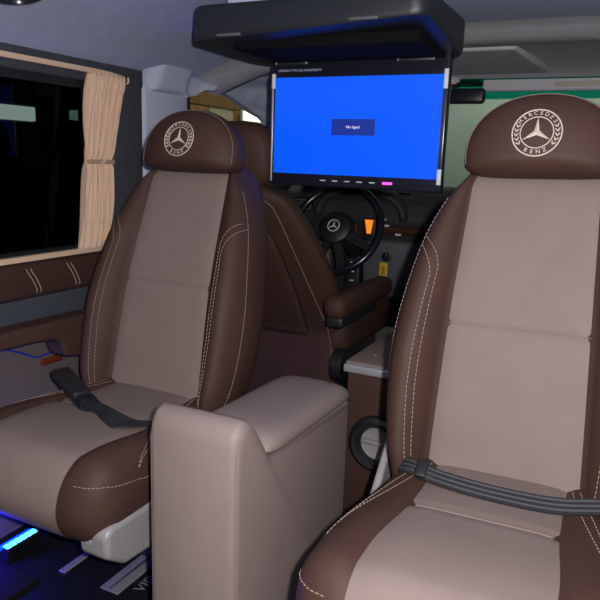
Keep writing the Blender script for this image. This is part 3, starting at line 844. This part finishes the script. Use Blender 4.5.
make('lit_display', [(-.372, -.006, .795), (-.338, -.006, .795), (-.347, -.001, .738), (-.363, -.001, .738), (-.372, .004, .795), (-.338, .004, .795), (-.347, .009, .738), (-.363, .009, .738)],
     [[0, 1, 2, 3], [4, 5, 6, 7], [0, 1, 5, 4], [1, 2, 6, 5], [2, 3, 7, 6], [3, 0, 4, 7]], M['orangelit'], da, smooth=False)['label'] = 'lit orange display'
MB().box(-.382, -.328, .004, .06, .705, .80, .004).build('display_housing', M['black'], da)
for k, (x, z) in enumerate(((-.30, .80), (-.285, .775), (-.31, .765), (-.23, .742))):
    MB().box(x-.012, x+.012, .004, .03, z-.004, z+.004, .002).build('switch', M['mark'], da)
MB().box(-.48, -.405, .05, .12, .45, .72, .012).build('switch_column', M['black'], da)
for z in (.52, .56, .60, .66):
    MB().box(-.45, -.43, .044, .056, z, z+.006, .002).build('indicator', M['mark'], da)
mb = MB(); mb.box(-.565, -.52, .0, .03, .40, .70, .01, rot=Matrix.Rotation(-.12, 3, 'Y')); mb.build('column_panel', M['doorpanel'], da)
for x in (-.70, .1, .4):
    fv = MB().box(x-.07, x+.07, .018, .05, .81, .87, .01).build('air_vent', M['black'], da)
    mb = MB()
    for k in range(4): mb.box(x-.06, x+.06, .012, .022, .818+.013*k, .822+.013*k)
    mb.build('louvre', M['dashgrey'], fv)
ig = MB().lathe([(.012, 0), (.024, 0), (.026, .008), (.022, .02), (.012, .022)], 24, Matrix.Translation((-.285, .062, .645)) @ Matrix.Rotation(PI/2, 4, 'X')).build('ignition_lock', M['black'], da)
# key and yellow tag hanging from the lock
ky = empty('key', 'black key with a yellow tag hanging from the ignition lock', 'key', (-.885, 2.635, .645))
MB().box(-.012, .012, -.022, .012, -.014, .014, .004).build('key_head', M['blackgloss'], ky)
MB().tube([(0.006*math.cos(a), -.020+.002*math.sin(a), -.018+.008*math.sin(a)) for a in [2*PI*i/20 for i in range(20)]], .0012, 6, closed=True).build('key_ring', M['chrome'], ky)
MB().box(-.018, .018, -.026, -.020, -.085, -.024, .002).build('tag', M['yellow'], ky)['label'] = 'yellow plastic tag'
MB().box(-.008, .008, -.0268, -.0255, -.075, -.04, .0004).build('tag_marks', M['woodout'], ky)

# ------------------------------------------------------------------ steering wheel
sw = empty('steering_wheel', 'black steering wheel with a silver star badge past the driver seat', 'steering wheel', (-1.035, 2.44, .765))
sw.rotation_euler = (math.radians(62), 0, 0)
mb = MB(); mb.tube([(.185*math.cos(a), .185*math.sin(a), 0) for a in [2*PI*i/64 for i in range(64)]], .015, 12, closed=True); mb.build('rim', M['blackgloss'], sw)
MB().lathe([(.001, .03), (.045, .029), (.066, .018), (.075, -.01), (.07, -.05), (.001, -.05)], 40).build('hub', M['black'], sw)
for a in (-.42, PI+.42, -PI/2-.35, -PI/2+.35):
    mb = MB(); mb.strip([(.06*math.cos(a), .06*math.sin(a), .0), (.12*math.cos(a), .12*math.sin(a), -.006), (.18*math.cos(a), .18*math.sin(a), 0)], (-math.sin(a), math.cos(a), 0), .034, .014, (0, 0, 1)); mb.build('spoke', M['black'], sw)
mb = MB(); mb.tube([(.024*math.cos(a), .024*math.sin(a), .032) for a in [2*PI*i/40 for i in range(40)]], .0022, 8, closed=True)
v = []; f = []
for k in range(3):
    a = PI/2+k*2*PI/3; b = len(v)
    v += [Vector((.023*math.cos(a), .023*math.sin(a), .031)), Vector((.0045*math.cos(a+PI/3), .0045*math.sin(a+PI/3), .031)), Vector((0, 0, .0345)), Vector((.0045*math.cos(a-PI/3), .0045*math.sin(a-PI/3), .031))]
    f += [[b, b+1, b+2], [b, b+2, b+3]]
mb.add(v, f); mb.build('badge', M['mark'], sw)['label'] = 'silver three-pointed star badge'
MB().tube([(0, 0, -.05), (0, 0, -.24)], .035, 20).build('column', M['black'], sw)

# ------------------------------------------------------------------ overhead: console plate, sun visor, mirror
oc = empty('overhead_console', 'grey overhead console panel in the front headliner above the windscreen', 'console', (-.55, 2.37, 1.388))
v = [(-.2, -.16, -.003), (.185, -.16, -.003), (.245, .20, -.030), (-.26, .20, -.030)]
v = v+[(a, b, c+.03) for a, b, c in v]
o = make('panel', v, [[0, 1, 2, 3], [4, 5, 6, 7], [0, 1, 5, 4], [1, 2, 6, 5], [2, 3, 7, 6], [3, 0, 4, 7]], M['header'], oc, smooth=True, auto=30); bv = o.modifiers.new('b', 'BEVEL'); bv.width = .010; bv.segments = 3
MB().lathe([(.001, -.016), (.03, -.014), (.036, -.004), (.036, .01), (.001, .01)], 28, Matrix.Translation((-.12, .27, -.042))).build('reading_lamp', M['header'], oc)
sv = empty('sun_visor', 'grey padded sun visor with a beige label above the larger star badge headrest', 'sun visor', (-.27, 2.66, 1.335))
MB().box(-.28, .30, -.012, .012, -.028, .020, .011, 4).build('visor_pad', M['header'], sv)
MB().box(-.02, .13, -.0135, -.011, -.014, .004, .001).build('visor_label', M['label'], sv)['label'] = 'beige label'
MB().tube([(-.29, 0, .015), (.30, 0, .015)], .006, 10).build('pivot_rod', M['header'], sv)
mi = empty('rear_view_mirror', 'dark rear view mirror beside the monitor below the grey headliner', 'mirror', (-.645, 2.60, 1.285))
MB().box(-.12, .12, -.018, .018, -.028, .028, .014, 4).build('mirror_housing', M['black'], mi)
MB().box(-.108, .108, -.0195, -.0175, -.020, .020, .001).build('mirror_glass', M['blackgloss'], mi)
MB().tube([(0, .01, .01), (0, .05, .075)], .010, 10).build('stalk', M['black'], mi)

# ------------------------------------------------------------------ floor fittings
for x0, x1, lab in ((-1.165, -1.145, 'narrow silver floor rail under the seat beside the curtained window'), (-1.03, -.975, 'wide silver floor rail under the seat beside the console')):
    rt = empty('floor_rail', lab, 'rail', ((x0+x1)/2, 1.2, 0), 'floor rails')
    w = (x1-x0)/2
    MB().box(-w, w, -.13, .35, 0, .005, .002).build('rail', M['alu'], rt)
    if w > .02: MB().box(-.003, .003, -.125, .345, .0045, .0062).build('slot', M['black'], rt)
mt = empty('floor_mat', 'dark carpet mat with silver lettering beside the console', 'mat', (-.80, .98, 0))
MB().box(-.15, .10, -.45, .40, .0, .008, .003).build('carpet', M['carpet'], mt)
text_obj('mat_lettering', 'VIEW', .040, M['alu'], mt, lambda p: Vector((-.137-p.y*1.0, .165+p.x, .0088+p.z)))
tag(MB().box(-1.40, -1.18, .35, 1.02, 0, .008, .003).build('floor_mat', M['carpet']), 'dark carpet mat by the door lit by the blue strip', 'mat')
ls = empty('led_strip', 'glowing blue LED strip low beside the door under the seat', 'light', (-1.305, 1.08, .0))
ls.rotation_euler = (0, 0, 0)
MB().box(-.012, .012, -.052, .048, .0, .042, .004).build('strip_base', M['matte'], ls)
MB().box(-.022, -.011, -.050, .046, .030, .044, .003).build('lens', M['bluelens'], ls)
for k in range(6):
    MB().box(-.010, .008, -.048+k*.0162, -.034+k*.0162, .041, .046, .002).build('diode', M['blueled'], ls)

# ------------------------------------------------------------------ outside
struct(MB().box(-8, 4, 6.5, 6.6, -.5, 4).build('wall_back', M['wallout'], smooth=False), 'pale green grey wall outside beyond the windscreen', 'wall')
struct(MB().box(-5.1, -5.0, -4, 6.5, -.5, 4).build('wall_outside', M['walldark'], smooth=False), 'dark wall outside the side window', 'wall')
struct(MB().box(-8, 4, -4, 6.6, -.55, -.5).build('ground', M['walldark'], smooth=False), 'dark ground outside', 'ground')
def tube_lamp(loc, L, lab, m, h=.05):
    r = empty('fluorescent_lamp', lab, 'lamp', loc, 'lamps outside the windows')
    MB().box(-.03, .0, -L/2-.03, L/2+.03, -h/2-.015, h/2+.02, .008).build('fitting', M['walldark'], r)
    for k in (-.4, .4): MB().tube([(-.015, L*k, h/2+.01), (-.015, L*k, 3.4-loc[2])], .008, 8).build('hanging_rod', M['walldark'], r)
    MB().box(0, .04, -L/2, L/2, -h/2, h/2, .006).build('tube', m, r)
tube_lamp((-3.0, 2.40, 1.222), .62, 'longer fluorescent lamp seen through the dark side window', M['tube'], .075)
tube_lamp((-3.0, 3.20, 1.24), .42, 'shorter dim fluorescent lamp seen through the window just beside the curtain', M['tubedim'], .055)
pg = empty('notice_board', 'timber framed cream board standing outside the driver window', 'board', (-2.6, 3.9, -.5))
MB().box(-.04, .0, -.50, -.03, 0, 1.86, .01).build('post', M['woodout'], pg)
MB().box(-.03, -.005, -.03, .27, .5, 1.885, .004).build('panel', M['cream'], pg)
MB().box(-.03, .005, -.50, .50, 1.86, 2.0, .006).build('rail', M['woodout'], pg)
MB().box(-.03, .003, .27, .50, 0, 1.86, .006).build('post', M['woodout'], pg)
bx = empty('bright_lamp', 'bright white lamp outside at the front corner of the driver window', 'lamp', (-2.55, 4.40, 1.325))
MB().box(-.02, 0, -.20, .24, -.04, .04, .005).build('fitting', M['mark'], bx)
MB().box(0, .02, -.19, .23, -.032, .032, .012).build('diffuser', M['tube2'], bx)
MB().tube([(-.03, 0, -1.825), (-.03, 0, 0)], .012, 10).build('pole', M['walldark'], bx)
struct(MB().box(-8, 4, -4, 6.6, 3.4, 3.5).build('ceiling_outside', M['walldark'], smooth=False), 'dark roof outside above the van', 'ceiling')

# ------------------------------------------------------------------ light
def light(kind, name, loc, power, col, **k):
    d = bpy.data.lights.new(name, kind); d.energy = power; d.color = col
    for a, b in k.items(): setattr(d, a, b)
    o = bpy.data.objects.new(name, d); COL.objects.link(o); o.location = loc; return o
fl = light('SPOT', 'camera_flash', (.062, -.01, 1.075), 97, (1, .95, .94), spot_size=math.radians(150), spot_blend=.4, shadow_soft_size=.012)
fl.rotation_euler = (math.radians(92), 0, math.radians(30))
ol = light('AREA', 'outside_wall_fill', (-.6, 5.2, 2.9), 46, (.95, 1, .93), shape='RECTANGLE', size=2.2, size_y=.3)  # unseen lamp added to brighten the wall beyond the windscreen
ol.rotation_euler = (math.radians(35), 0, 0)
og = light('AREA', 'board_fill', (-1.9, 3.6, 2.6), 11, (1, .85, .68), shape='RECTANGLE', size=.8, size_y=.3)  # added light without a fitting, brightens the timber and cream board
og.rotation_euler = (0, math.radians(40), 0)
bl_ = light('POINT', 'blue_glow', (-1.335, .95, .07), 4.0, (.015, .02, 1), shadow_soft_size=.02)
w = bpy.data.worlds.new('night'); sc.world = w; w.use_nodes = True
w.node_tree.nodes['Background'].inputs['Color'].default_value = (.80, .82, 1, 1)
w.node_tree.nodes['Background'].inputs['Strength'].default_value = .10

# ------------------------------------------------------------------ camera
y, p, r = map(math.radians, (25.9, 12, 2.0))
fw = Vector((-math.sin(y)*math.cos(p), math.cos(y)*math.cos(p), -math.sin(p))); rt = Vector((math.cos(y), math.sin(y), 0)); up = rt.cross(fw)
X = rt*math.cos(r)+up*math.sin(r); Y = -rt*math.sin(r)+up*math.cos(r)
cd = bpy.data.cameras.new('camera'); cam = bpy.data.objects.new('camera', cd); COL.objects.link(cam)
m4 = Matrix((X, Y, -fw)).transposed().to_4x4(); m4.translation = Vector((0, 0, 1.03)); cam.matrix_world = m4
cd.sensor_fit = 'HORIZONTAL'; cd.sensor_width = 36; cd.lens = 36*660/600; cd.clip_start = .02
sc.camera = cam
sc.view_settings.view_transform = 'Standard'; sc.view_settings.look = 'None'; sc.view_settings.gamma = 1; sc.view_settings.exposure = 0
